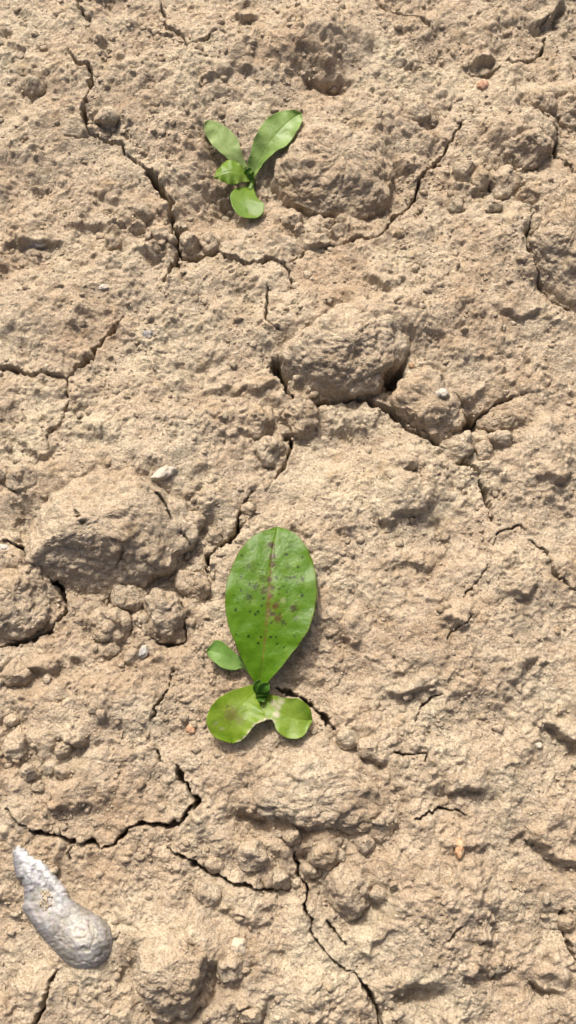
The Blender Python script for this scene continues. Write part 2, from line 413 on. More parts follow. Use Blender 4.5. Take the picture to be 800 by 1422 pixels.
# loose clods: outline or (cx, cy, rx, ry) in pixels, height mm, flatness of the top, label
CLODS = [
 ([(385, 225), (405, 190), (440, 168), (480, 156), (520, 166), (546, 200), (552, 245), (542, 282), (510, 296), (470, 296), (425, 286), (388, 268)], 13, .42,
  'big rounded sandy clod beside the right leaf of the upper seedling'),
 ([(390, 490), (402, 462), (450, 442), (520, 440), (562, 458), (570, 488), (556, 503), (540, 518), (530, 543), (490, 551), (440, 548), (405, 532)], 18, .38,
  'large flat-topped clod overhanging the long dark crack in the middle'),
 ([(546, 556), (556, 526), (590, 515), (622, 530), (646, 560), (652, 580), (641, 600), (620, 612), (590, 601), (560, 582)], 11, .4,
  'tilted slab of crust with a white fleck, next to a dark hole'),
 ([(28, 722), (50, 690), (100, 662), (150, 642), (192, 642), (232, 667), (280, 722), (284, 745), (265, 770), (232, 802), (155, 832), (92, 816), (52, 790), (26, 756)], 21, .42,
  'biggest clod, with a cracked top, left of the spotted leaf'),
 ([(-25, 790), (0, 778), (40, 775), (70, 800), (84, 836), (60, 868), (20, 888), (-25, 893)], 12, .4,
  'smooth round clod cut by the left edge, beneath the biggest clod'),
 ([(732, 330), (742, 290), (775, 268), (820, 262), (850, 330), (830, 410), (790, 424), (755, 392)], 12, .38,
  'large smooth clod cut by the right edge, ringed by a crack'),
 ([(185, 1310), (210, 1280), (250, 1276), (284, 1310), (301, 1370), (294, 1402), (258, 1413), (212, 1396), (184, 1366)], 15, .38,
  'broad flat clod right of the white shell'),
 ([(452, 1215), (480, 1190), (512, 1205), (518, 1235), (500, 1262), (480, 1278), (458, 1256)], 13, .6,
  'grey pointed clod below the small tilted chip'),
 ([(425, 1178), (448, 1168), (476, 1174), (472, 1188), (446, 1206), (428, 1200)], 9, .55,
  'small tilted chip of crust on top of the grey pointed clod'),
 ((180, 828, 29, 20), 10, .7, 'knobbly pale lump touching the lower edge of the biggest clod'),
 ([(116, 860), (135, 846), (168, 850), (180, 870), (172, 892), (150, 898), (128, 884)], 13, .65,
  'pale knobbly clod left of the narrow upright block'),
 ([(205, 830), (222, 815), (245, 826), (254, 862), (250, 888), (222, 892), (208, 872)], 12, .6,
  'narrow upright block of soil edged by a crack, left of the tiny leaf'),
 ((268, 808, 22, 28), 10, .7, 'dark rough lump beside the crack left of the spotted leaf'),
 ((150, 902, 15, 11), 6, .8, 'small round lump under the pale knobbly clod'),
 ((183, 912, 14, 11), 6, .8, 'small lump between the knobbly clod and the bluish chip'),
 ([(638, 608), (655, 600), (661, 622), (650, 638), (632, 640), (611, 632)], 9, .6,
  'pale chip of soil just below the dark hole'),
 ((672, 629, 13, 16), 9, .75, 'small round crumb right of the pale chip'),
 ((695, 582, 36, 15), 10, .6, 'long low clod right of the dark hole'),
 ((690, 612, 24, 12), 8, .65, 'thin flat clod beneath the long low clod'),
 ([(396, 546), (428, 552), (441, 580), (430, 604), (408, 600), (388, 572)], 12, .6,
  'blocky clod tucked under the left end of the overhanging clod'),
 ([(338, 584), (360, 560), (378, 566), (378, 590), (362, 606), (342, 604)], 11, .6,
  'rounded clod left of the blocky clod'),
 ((374, 622, 24, 22), 9, .65, 'low clod between the two branches of the middle crack'),
 ((441, 331, 20, 15), 9, .75, 'pale lump beneath the big sandy clod'),
 ((404, 303, 17, 15), 9, .75, 'lump right of the lowest round leaf of the upper seedling'),
 ((417, 318, 10, 9), 6, .8, 'tiny crumb left of the pale lump'),
 ((472, 322, 14, 13), 7, .75, 'dim lump in the shade right of the pale lump'),
 ((458, 308, 10, 9), 6, .8, 'tiny crumb in the shade above the pale lump'),
 ((644, 240, 15, 16), 10, .75, 'leftmost of three lumps packed under the right mound'),
 ((666, 256, 13, 17), 9, .75, 'middle of three lumps packed under the right mound'),
 ((700, 258, 21, 22), 12, .7, 'largest and rightmost of three lumps packed under the right mound'),
 ((685, 232, 10, 9), 7, .8, 'crumb above the three packed lumps'),
 ((222, 328, 14, 15), 8, .75, 'lump on the left lip of the wide upper left crack'),
 ((263, 336, 15, 18), 9, .75, 'lump on the right lip of the wide upper left crack'),
 ((290, 332, 15, 13), 8, .75, 'lump above the crack below the upper seedling'),
 ((215, 348, 11, 9), 6, .8, 'low crumb under the lump on the left lip of the crack'),
 ((154, 340, 14, 14), 6, .75, 'brownish lump left of the wide upper left crack'),
 ((48, 127, 15, 12), 8, .7, 'knob of soil alone near the left edge, above the cracks'),
 ((150, 172, 18, 14), 8, .65, 'lump in the bend of the thin upper left crack'),
 ((35, 672, 24, 18), 9, .6, 'low clod near the left edge, above the biggest clod'),
 ((5, 660, 11, 14), 7, .7, 'rounded crumb cut by the left edge, above the biggest clod'),
 ([(391, 1149), (405, 1143), (421, 1161), (412, 1178), (396, 1167)], 10, .6,
  'blocky chip at the right end of the shaded ledge'),
 ((505, 1170, 15, 14), 8, .7, 'dark lump in the shade under the wide mound, right of the tilted chip'),
 ((524, 1240, 14, 13), 7, .7, 'lump touching the right side of the grey pointed clod'),
 ((545, 1228, 8, 8), 5, .8, 'tiny crumb right of the grey pointed clod'),
 ((291, 1240, 20, 17), 8, .65, 'rounded lump under the right end of the lower crack'),
 ((388, 1220, 18, 17), 8, .65, 'lump above the end of the lower crack'),
 ((480, 1027, 18, 14), 8, .7, 'flat crumb at the end of the crack right of the seedling'),
 ((511, 1036, 14, 15), 10, .75, 'round pale crumb beside the dark pocket, right of the seedling'),
 ((90, 1072, 13, 13), 7, .75, 'left one of two crumbs under the dark pocket on the left'),
 ((70, 1066, 12, 11), 6, .75, 'lesser of two crumbs under the dark pocket on the left'),
 ((694, 1345, 14, 11), 8, .7, 'lone knob casting a dark shadow in the lower right'),
 ((697, 1326, 5, 5), 3, .8, 'tiny dark crumb above the lone knob'),
 ((322, 1340, 22, 24), 8, .6, 'low clod right of the broad flat clod'),
 ((348, 1408, 20, 14), 8, .65, 'clod at the bottom edge, right of the broad flat clod'),
 ((788, 1283, 12, 12), 8, .7, 'rounded crumb near the right edge, over a dark gap'),
 ((750, 145, 26, 17), 9, .6, 'flat lump below the crack in the upper right'),
 ((795, 150, 26, 34), 11, .6, 'clod cut by the right edge in the upper right'),
 ((580, 160, 20, 14), 6, .65, 'low lump right of the big sandy clod, near the top'),
 ((298, 745, 14, 11), 6, .7, 'crumb on the bank of the crack left of the spotted leaf tip'),
 ((262, 722, 21, 20), 8, .6, 'lump leaning on the right flank of the biggest clod'),
 ((560, 650, 18, 13), 6, .65, 'low lump on top of the middle right mound'),
 ((345, 705, 12, 10), 6, .75, 'crumb right of the crack above the spotted leaf'),
 ((300, 1200, 14, 10), 6, .7, 'crumb resting along the upper bank of the lower crack'),
]
# pebbles: px, py, rx, ry, rotation, height mm, colour, label
PEBBLES = [
 (227, 657, 18, 8, -25, 7, (.50, .45, .37), 'white curved chip above the biggest clod'),
 (614, 546, 8, 6, 0, 13, (.44, .40, .34), 'white fleck on the tilted slab'),
 (50, 337, 11, 8, 20, 5, (.24, .235, .23), 'dark bluish pebble near the left edge'),
 (206, 465, 9, 7, 0, 4, (.25, .245, .24), 'small bluish grey pebble right of the forked crack'),
 (200, 905, 6, 11, 25, 5, (.33, .325, .31), 'bluish grey chip below the narrow upright block'),
 (4, 762, 8, 6, 10, 6, (.42, .40, .37), 'pale grey pebble cut by the left edge'),
 (331, 1315, 11, 12, 15, 6, (.48, .41, .31), 'cream pebble right of the broad flat clod'),
 (638, 1178, 6, 14, 10, 5, (.50, .29, .155), 'upright rusty orange chip on the lower right mound'),
 (265, 1013, 6, 7, 0, 3, (.46, .27, .16), 'tiny orange chip left of the lower seedling'),
 (671, 119, 8, 8, 0, 5, (.40, .235, .155), 'reddish pebble near the top right crack'),
 (748, 1035, 5, 4, 0, 3, (.55, .48, .38), 'tiny cream pebble in the lower right slope'),
 (144, 399, 6, 4, 0, 3, (.48, .43, .36), 'tiny white pebble above the forked crack'),
 (573, 507, 5, 4, 0, 8, (.45, .27, .15), 'tiny orange chip right of the overhanging clod'),
]

CLODS += [
 ([(318, 1104), (330, 1086), (380, 1076), (420, 1042), (480, 1044), (540, 1080), (556, 1120), (548, 1160), (540, 1182), (505, 1164), (470, 1148), (425, 1150), (400, 1132), (385, 1118), (350, 1126), (322, 1122)], 12, .38,
  'wide mound of crust with a shaded ledge, just below the lower seedling'),
 ([(700, 196), (735, 187), (762, 200), (761, 225), (731, 242), (706, 231), (695, 212)], 11, .5,
  'angular sunlit block above the three packed lumps'),
 ((352, 1189, 28, 22), 9, .6, 'low rounded clod in front of the shaded ledge of the mound'),
 ((374, 1221, 11, 14), 7, .7, 'small lump touching the left side of the lump at the crack end'),
 ((412, 1225, 7, 8), 5, .8, 'tiny crumb in the fork of the lower middle crack'),
 ((432, 1208, 15, 11), 7, .65, 'crumb beneath the small tilted chip, left of the grey pointed clod'),
 ((470, 1167, 8, 7), 5, .8, 'tiny crumb above the small tilted chip'),
 ([(12, 1015), (24, 1006), (38, 1020), (40, 1050), (30, 1064), (12, 1058), (8, 1035)], 9, .55, 'tall flat lump near the left edge, left of the dark pocket'),
 ((43, 1073, 15, 12), 8, .7, 'round lump under the tall flat lump by the left edge'),
 ((90, 1043, 11, 11), 7, .7, 'round crumb inside the dark pocket on the left'),
 ((56, 1093, 12, 10), 6, .7, 'crumb lowest of the cluster near the left edge'),
 ((24, 936, 23, 19), 9, .6, 'clod near the left edge under the smooth round clod'),
 ((18, 1000, 11, 9), 6, .7, 'crumb on top of the tall flat lump by the left edge'),
 ((684, 293, 15, 10), 7, .7, 'crumb below the largest of the three packed lumps'),
 ((729, 283, 17, 14), 8, .65, 'lump left of the large smooth clod by the right edge'),
 ((632, 285, 13, 12), 7, .7, 'crumb below the leftmost of the three packed lumps'),
 ((251, 313, 11, 8), 7, .75, 'small crumb on the right bank of the wide upper left crack, above a lump'),
 ((202, 297, 15, 13), 8, .7, 'uppermost lump of the cluster left of the wide crack'),
 ((189, 316, 13, 10), 7, .7, 'middle lump of the cluster left of the wide crack'),
 ((239, 334, 5, 7), 5, .8, 'tiny grain on the very edge of the wide upper left crack'),
]
def expand(o):
    if isinstance(o, tuple):
        cx, cy, rx, ry = o
        return [(cx + rx * math.cos(a), cy + ry * math.sin(a)) for a in np.linspace(0, 2 * math.pi, 14, endpoint=False)]
    return o

# ------------------------------------------------------------------ soil surface
def axis(lo, hi, step0, step1, far):
    core = [lo]
    while core[-1] < hi:
        t = (core[-1] - lo) / (hi - lo)
        core.append(core[-1] + step0 + (step1 - step0) * t)
    def out(start, st):
        a, s = [], st
        x = 0
        while x < far:
            s = min(s * 1.13, .0019) if x < .085 else min(s * 1.14, 6.0)
            x += s; a.append(x)
        return np.array(a)
    return np.concatenate([(lo - out(lo, step0))[::-1], core, core[-1] + out(hi, step1)])
xs = axis(-.182, .182, .00055, .00055, 40)
ys = axis(-.248, .330, .0005, .0007, 40)
NX, NY = len(xs), len(ys)
X, Y = np.meshgrid(xs, ys)
spx, spy = np.gradient(xs), np.gradient(ys)
SP = np.maximum(spx[None, :], spy[:, None])
Xf, Yf = X.astype(np.float64), Y.astype(np.float64)
def octv(lam, amp, seed):
    w = 1 - sstep(.34, .8, SP / lam)
    return amp * w * perlin2(Xf / lam, Yf / lam, seed)
H = octv(.11, .0050, 1) + octv(.05, .0032, 2)
wx = .005 * perlin2(Xf / .022, Yf / .022, 11) + .0026 * perlin2(Xf / .007, Yf / .007, 13) + .001 * perlin2(Xf / .0028, Yf / .0028, 19)
wy = .005 * perlin2(Xf / .022, Yf / .022, 12) + .0026 * perlin2(Xf / .007, Yf / .007, 14) + .001 * perlin2(Xf / .0028, Yf / .0028, 20)
Xw, Yw = Xf + wx, Yf + wy
jx = .0014 * perlin2(Xf / .0055, Yf / .0055, 15) + .0007 * perlin2(Xf / .0022, Yf / .0022, 17)
jy = .0014 * perlin2(Xf / .0055, Yf / .0055, 16) + .0007 * perlin2(Xf / .0022, Yf / .0022, 18)
Xj, Yj = Xf + jx, Yf + jy
def window(x0, x1, y0, y1):
    return (slice(max(0, np.searchsorted(ys, y0)), np.searchsorted(ys, y1)), slice(max(0, np.searchsorted(xs, x0)), np.searchsorted(xs, x1)))
for cx, cy, rx, ry, mm in SWELLS:
    c = at(cx, cy); k = mpp(cx, cy); a, b = rx * k, ry * k * 1.08
    s = window(c[0] - 2 * a, c[0] + 2 * a, c[1] - 2 * b, c[1] + 2 * b)
    d2 = ((Xw[s] - c[0]) / a) ** 2 + ((Yw[s] - c[1]) / b) ** 2
    H[s] += mm * 1.5 * .001 * np.exp(-d2 * 1.4) * (1 - sstep(2.5, 4, d2))
def seg_dist(px, py, pts):
    """distance to a polyline, side (+ = above), place along it 0..1"""
    best = np.full(px.shape, 1e9); side = np.zeros(px.shape); par = np.zeros(px.shape)
    ln = np.linalg.norm(np.diff(pts, axis=0), axis=1); cum = np.concatenate([[0], np.cumsum(ln)])
    for i in range(len(pts) - 1):
        a, b = pts[i], pts[i + 1]; d = b - a; q = max(d @ d, 1e-12)
        t = ((px - a[0]) * d[0] + (py - a[1]) * d[1]) / q
        tc = np.clip(t, 0, 1)
        e = np.hypot(px - a[0] - tc * d[0], py - a[1] - tc * d[1])
        m = e < best
        best = np.where(m, e, best)
        side = np.where(m, np.sign(d[0] * (py - a[1]) - d[1] * (px - a[0])), side)
        par = np.where(m, (cum[i] + tc * ln[i]) / cum[-1], par)
    return best, side, par
for up, dn, pts in STEPS:
    w = ats(catmull(pts, 12)); mg = .030
    lo, hi = w.min(0) - mg, w.max(0) + mg
    s = window(lo[0], hi[0], lo[1], hi[1])
    d, sd_, par = seg_dist(Xw[s], Yw[s], w)
    length = np.linalg.norm(np.diff(w, axis=0), axis=1).sum()
    over = np.clip(np.minimum(par, 1 - par) * 2, 0, 1)
    fade = sstep(0, .55, over) * (.75 + .6 * perlin2(Xf[s] / .009, Yf[s] / .009, 55))
    sd2 = sd_ * d
    blend = sstep(-.0026, .0022, sd2)
    H[s] += .00145 * fade * (blend * up * np.exp(-np.maximum(sd2, 0) / .011) - (1 - blend) * dn * np.exp(-np.maximum(-sd2, 0) / .0045))
clod_world = []
for out, hmm, flat, label in CLODS:
    o = ats(expand(out)); c = o.mean(0); rad = np.linalg.norm(o - c, axis=1).mean()
    clod_world.append((o, c, rad))
    lo, hi = o.min(0) - .012, o.max(0) + .012
    s = window(lo[0], hi[0], lo[1], hi[1])
    ring = np.vstack([o, o[:1]])
    d, _, _ = seg_dist(Xw[s], Yw[s], ring)
    south = sstep(.5, -.25, (Yf[s] - c[1]) / (rad + .002))
    inside = 1 - sstep(.3, .85, np.hypot(Xw[s] - c[0], Yw[s] - c[1]) / rad)
    deep = min(1.0, rad / .012)
    H[s] -= (.0012 * (1 - deep) + .0045 * deep * south) * np.exp(-(d / (.0016 + .0026 * deep)) ** 2)
    H[s] -= inside * .0015
    if rad > .013:                        # earth washed up against the far side of the big ones
        a = rad * 2.2
        s = window(c[0] - a, c[0] + a, c[1] - a, c[1] + a)
        d, _, _ = seg_dist(Xw[s], Yw[s], ring)
        north = sstep(-.05, .75, (Yf[s] - c[1]) / rad)
        rel = o - c; an = np.arctan2(rel[:, 1], rel[:, 0]); q = np.argsort(an); rr_ = np.linalg.norm(rel, axis=1)[q]; an = an[q]
        lim = np.interp(np.arctan2(Yw[s] - c[1], Xw[s] - c[0]), np.concatenate([an - 2 * math.pi, an, an + 2 * math.pi]), np.tile(rr_, 3))
        d = np.where(np.hypot(Xw[s] - c[0], Yw[s] - c[1]) < lim, 0, d)
        H[s] += .00034 * hmm * north * np.exp(-(d / (rad * .5)) ** 2)
# crust: smooth here, crumbly there
m1 = sstep(-.1, .45, perlin2(Xf / .045, Yf / .045, 21) + .5 * perlin2(Xf / .016, Yf / .016, 22))
m2 = sstep(-.1, .4, perlin2(Xf / .020, Yf / .020, 23))
def lump(lam, amp, seed):
    w = 1 - sstep(.25, .7, SP / lam)
    return amp * w * lumps2(Xj / lam, Yj / lam, seed)
def chunk(lam, amp, seed):
    w = 1 - sstep(.25, .7, SP / lam)
    return amp * w * chunks2(Xj / lam, Yj / lam, seed)
H += .9 * m1 * chunk(.019, .0017, 35) + (.05 + .95 * m2) * chunk(.0095, .0010, 36) + (.1 + .9 * m1) * chunk(.0050, .0008, 37) + (.3 + .7 * m2) * chunk(.0028, .00055, 38)
H += (.1 + .9 * m1) * lump(.016, .0022, 31)
H += (.1 + .9 * m2) * lump(.0085, .0016, 32)
H += (.25 + .75 * m1) * lump(.0046, .0015, 33)
H += (.25 + .75 * m2) * lump(.0024, .0012, 34) + (.3 + .7 * m1) * lump(.0017, .0008, 39)
H += octv(.022, .0014, 41) + octv(.012, .0009, 42) + octv(.0065, .0006, 43) + octv(.0035, .00042, 44) + octv(.0019, .00032, 45) + octv(.0012, .00026, 47)
r = 1 - np.abs(perlin2(Xj / .012, Yj / .012, 46))
H -= .0005 * sstep(.86, 1.0, r) * m2 * (1 - sstep(.0015, .004, SP))     # small creases
# little pits where grains fell out
pk = sstep(-.05, .3, perlin2(Xf / .017, Yf / .017, 24))
for lam_, dp_, sd_ in ((.0085, .0026, 91), (.0052, .0019, 92), (.0031, .0012, 93)):
    H -= dp_ * (1 - sstep(.0012, .003, SP)) * np.maximum(0, lumps2(Xj / lam_, Yj / lam_, sd_) - .52) * 2.1 * (.25 + .75 * pk)
HB = H.copy()
def carve(px, py, pts, width, depth):
    w = ats(catmull(pts, max(16, len(pts) * 5)))
    k = mpp(*pts[len(pts) // 2]) * width * .5
    d, sgn, par = seg_dist(px, py, w)
    taper = .35 + .65 * sstep(0, .18, np.minimum(par, 1 - par))
    vary = np.clip(.8 + 1.1 * perlin2(px / .008, py / .008, 51) + .4 * perlin2(px / .003, py / .003, 52), .12, 1.7)
    hw = np.maximum(k * 1.15 * taper * vary, .00026)
    prof = 1 - sstep(.55, 1.25, d / hw)
    lip = np.exp(-d / (hw * 3 + .001))
    return depth * .0017 * (prof * (.5 + .5 * taper)) + .0006 * lip - .0011 * np.exp(-d / .004) * (sgn > 0) * min(1, width / 5)
for width, depth, pts in CRACKS:
    w = ats(pts); mg = .010
    lo, hi = w.min(0) - mg, w.max(0) + mg
    s = window(lo[0], hi[0], lo[1], hi[1])
    c_ = carve(Xj[s], Yj[s], pts, width, depth)
    H[s] = H[s] - c_
def ground_z(x, y, src=None):
    g = H if src is None else src
    i = np.clip(np.searchsorted(xs, x) - 1, 0, NX - 2); j = np.clip(np.searchsorted(ys, y) - 1, 0, NY - 2)
    fx = (x - xs[i]) / (xs[i + 1] - xs[i]); fy = (y - ys[j]) / (ys[j + 1] - ys[j])
    return g[j, i] * (1 - fx) * (1 - fy) + g[j, i + 1] * fx * (1 - fy) + g[j + 1, i] * (1 - fx) * fy + g[j + 1, i + 1] * fx * fy
ground = mesh_object('ground', np.stack([X, Y, H], -1).reshape(-1, 3), grid_faces(NY, NX), SOIL)
tag(ground, 'dry cracked sandy soil of the field', None, None, 'structure')

# ------------------------------------------------------------------ clods
def soil_relief(p, amp=1.0):
    d = .0024 * perlin3(p / .014, 61) + .0010 * perlin3(p / .006, 62) + .0006 * perlin3(p / .0033, 63) + .00045 * perlin3(p / .0018, 64) + .0003 * perlin3(p / .0012, 68)
    d += .0016 * (lumps3(p / .008, 65) - .4) * sstep(-.2, .4, perlin3(p / .02, 66)) + .0017 * (lumps3(p / .0042, 67) - .4) + .0010 * (lumps3(p / .0021, 69) - .4)
    d -= .0022 * np.maximum(0, lumps3(p / .006, 70) - .6)
    return d * amp
FACE = {0: .97, 1: .74, 2: .80, 3: .64, 4: .88, 5: .88, 6: .80}      # how far the broken south face reaches into the lump
def clod_mesh(outline, c, height, flat, seed):
    """closed lump over a traced outline: domed shoulders, undercut foot, crumbly skin"""
    rel = outline - c
    ang = np.arctan2(rel[:, 1], rel[:, 0]); rad = np.linalg.norm(rel, axis=1)
    o = np.argsort(ang); ang, rad = ang[o], rad[o]
    size = rad.mean()
    nt = int(np.clip(2 * math.pi * size / .00105, 32, 200)); ns = int(np.clip((size * 2 + height * 2) / .00105, 14, 90))
    th = np.linspace(-math.pi, math.pi, nt, endpoint=False)
    Rr = np.interp(th, np.concatenate([ang - 2 * math.pi, ang, ang + 2 * math.pi]), np.tile(rad, 3))
    k = 3; Rr = sum(np.roll(Rr, i) for i in range(-k, k + 1)) / (2 * k + 1) if nt > 60 else Rr
    ph = np.linspace(0.02, math.pi - .02, ns)
    rho = np.sin(ph) ** .75; zz = np.sign(np.cos(ph)) * np.abs(np.cos(ph)) ** flat
    lowf = .22 * perlin3(np.stack([np.cos(th) * 1.3 + seed, np.sin(th) * 1.3, np.zeros(nt)], -1), seed) + .16 * perlin3(np.stack([np.cos(th) * 3.2 + seed, np.sin(th) * 3.2, np.zeros(nt)], -1), seed + 1)
    P = np.stack([rho[:, None] * (Rr * (1 + lowf * .6))[None] * np.cos(th)[None],
                  rho[:, None] * (Rr * (1 + lowf * .6))[None] * np.sin(th)[None],
                  np.repeat((zz * height)[:, None], nt, 1)], -1)
    # facets: slice the lump with a few planes so it is broken rather than round
    r2 = np.random.default_rng(seed)
    facets = [(-math.pi / 2 + r2.uniform(-.2, .1), .74, FACE.get(seed - 3, .76))] if size > .013 else []
    facets += [(r2.uniform(0, 2 * math.pi), r2.uniform(.1, 1.15), r2.uniform(.74, .95)) for _ in range(13)]
    for a, e, cut in facets:
        n = np.array([math.cos(a) * math.cos(e), math.sin(a) * math.cos(e), math.sin(e)])
        sup = (P @ n).max(); lim = sup * cut
        ex = (P @ n) - lim
        P = P - np.where(ex > 0, ex * .93, 0)[..., None] * n
    top = sstep(0, height, P[..., 2])
    P[..., 2] += top * height * .18 * (P[..., 1] / max(size, 1e-6))
    # displace along the normal
    du = np.roll(P, -1, 1) - np.roll(P, 1, 1); dv = np.gradient(P, axis=0)
    N = np.cross(dv, du); N /= np.maximum(np.linalg.norm(N, axis=-1, keepdims=True), 1e-12)
    if (N[0, :, 2].mean()) < 0: N = -N
    amp = min(1.0, .35 + size / .02)
    P = P + N * soil_relief(P + np.array([seed * .173, seed * .091, 0]), amp)[..., None]
    V = P.reshape(-1, 3)
    F = grid_faces(ns, nt, True)[:, ::-1]
    return V, F, ns, nt
CLOD_CRACKS = [(3.0, 4, [(222, 692), (232, 705), (240, 725)]), (3.0, 4, [(115, 718), (128, 742)]), (2.2, 3, [(180, 770), (165, 792)]), (2, 3, [(252, 742), (262, 752), (270, 768)])]
clod_objs = []
for n, ((out, hmm, flat, label), (o, c, rad)) in enumerate(zip(CLODS, clod_world)):
    h = hmm * .001 * (1.45 if rad > .013 else 1.12)
    zb = float(np.mean([ground_z(c[0] + rad * math.cos(q), c[1] + rad * math.sin(q), HB) for q in np.linspace(0, 6.28, 12)])) - h * (.24 if rad > .013 else .17)
    V, F, ns, nt = clod_mesh(o, c, h, flat, n + 3)
    V = V * np.array([.97, .97, .92])
    wxy = V[:, :2] + c
    for width, depth, pts in CLOD_CRACKS:
        if np.hypot(*(ats(pts).mean(0) - c)) < rad * 1.2:
            V[:, 2] -= np.where(V[:, 2] > 0, carve(wxy[:, 0], wxy[:, 1], pts, width, depth), 0)
    # close the poles
    V[:nt] = V[:nt].mean(0); V[-nt:] = V[-nt:].mean(0)
    a_, b_ = F[:, [0, 1, 2]], F[:, [0, 2, 3]]
    F = np.concatenate([a_, b_])
    F = np.where(F < nt, 0, np.where(F >= (ns - 1) * nt, (ns - 1) * nt, F))
    F = F[(F[:, 0] != F[:, 1]) & (F[:, 1] != F[:, 2]) & (F[:, 0] != F[:, 2])]
    ob = mesh_object('soil_clod', V, F, CLOD, loc=(c[0], c[1], zb))
    tag(ob, label, 'clod', 'loose clods of dry soil')
    clod_objs.append(ob)

# ------------------------------------------------------------------ pebbles
def lump_mesh(rx, ry, rz, seed, nt=28, ns=16, rough=.4):
    th = np.linspace(0, 2 * math.pi, nt, endpoint=False); ph = np.linspace(.03, math.pi - .03, ns)
    D = np.stack([np.sin(ph)[:, None] * np.cos(th), np.sin(ph)[:, None] * np.sin(th), np.repeat(np.cos(ph)[:, None], nt, 1)], -1)
    f = 1 + rough * perlin3(D * 1.6 + seed * 1.7, seed) + rough * .6 * perlin3(D * 3.7 + seed, seed + 5)
    return (D * f[..., None] * np.array([rx, ry, rz])).reshape(-1, 3), grid_faces(ns, nt, True)[:, ::-1]
pm = {}
def top_z(x, y):
    """height of the ground or of a clod that stands over this spot"""
    z = float(ground_z(x, y))
    for ob, (o, c, rad) in zip(clod_objs, clod_world):
        if np.hypot(x - c[0], y - c[1]) < rad * 1.3:
            co = np.empty(len(ob.data.vertices) * 3, np.float32); ob.data.vertices.foreach_get('co', co); co = co.reshape(-1, 3)
            d = np.hypot(co[:, 0] + c[0] - x, co[:, 1] + c[1] - y); m = d < .0018
            if m.any(): z = max(z, float(co[m, 2].max()) + ob.location.z)
    return z
for n, (px, py, rx, ry, rot, zz, col, label) in enumerate(PEBBLES):
    p = at(px, py, .005); k = mpp(px, py)
    if col not in pm: pm[col] = simple('pebble_stone', col, .8, .22, 500, .0005)
    hz = min(rx, ry) * k * .75
    V, F = lump_mesh(rx * k, ry * k, hz, n + 40)
    a = R(-rot); V = np.stack([V[:, 0] * math.cos(a) - V[:, 1] * math.sin(a), V[:, 0] * math.sin(a) + V[:, 1] * math.cos(a), V[:, 2]], 1)
    tz = top_z(p[0], p[1]); p = at(px, py, tz)
    ob = mesh_object('pebble', V, F, pm[col], loc=(p[0], p[1], tz + hz * .05))
    tag(ob, label, 'pebble', 'pebbles and chips on the soil')

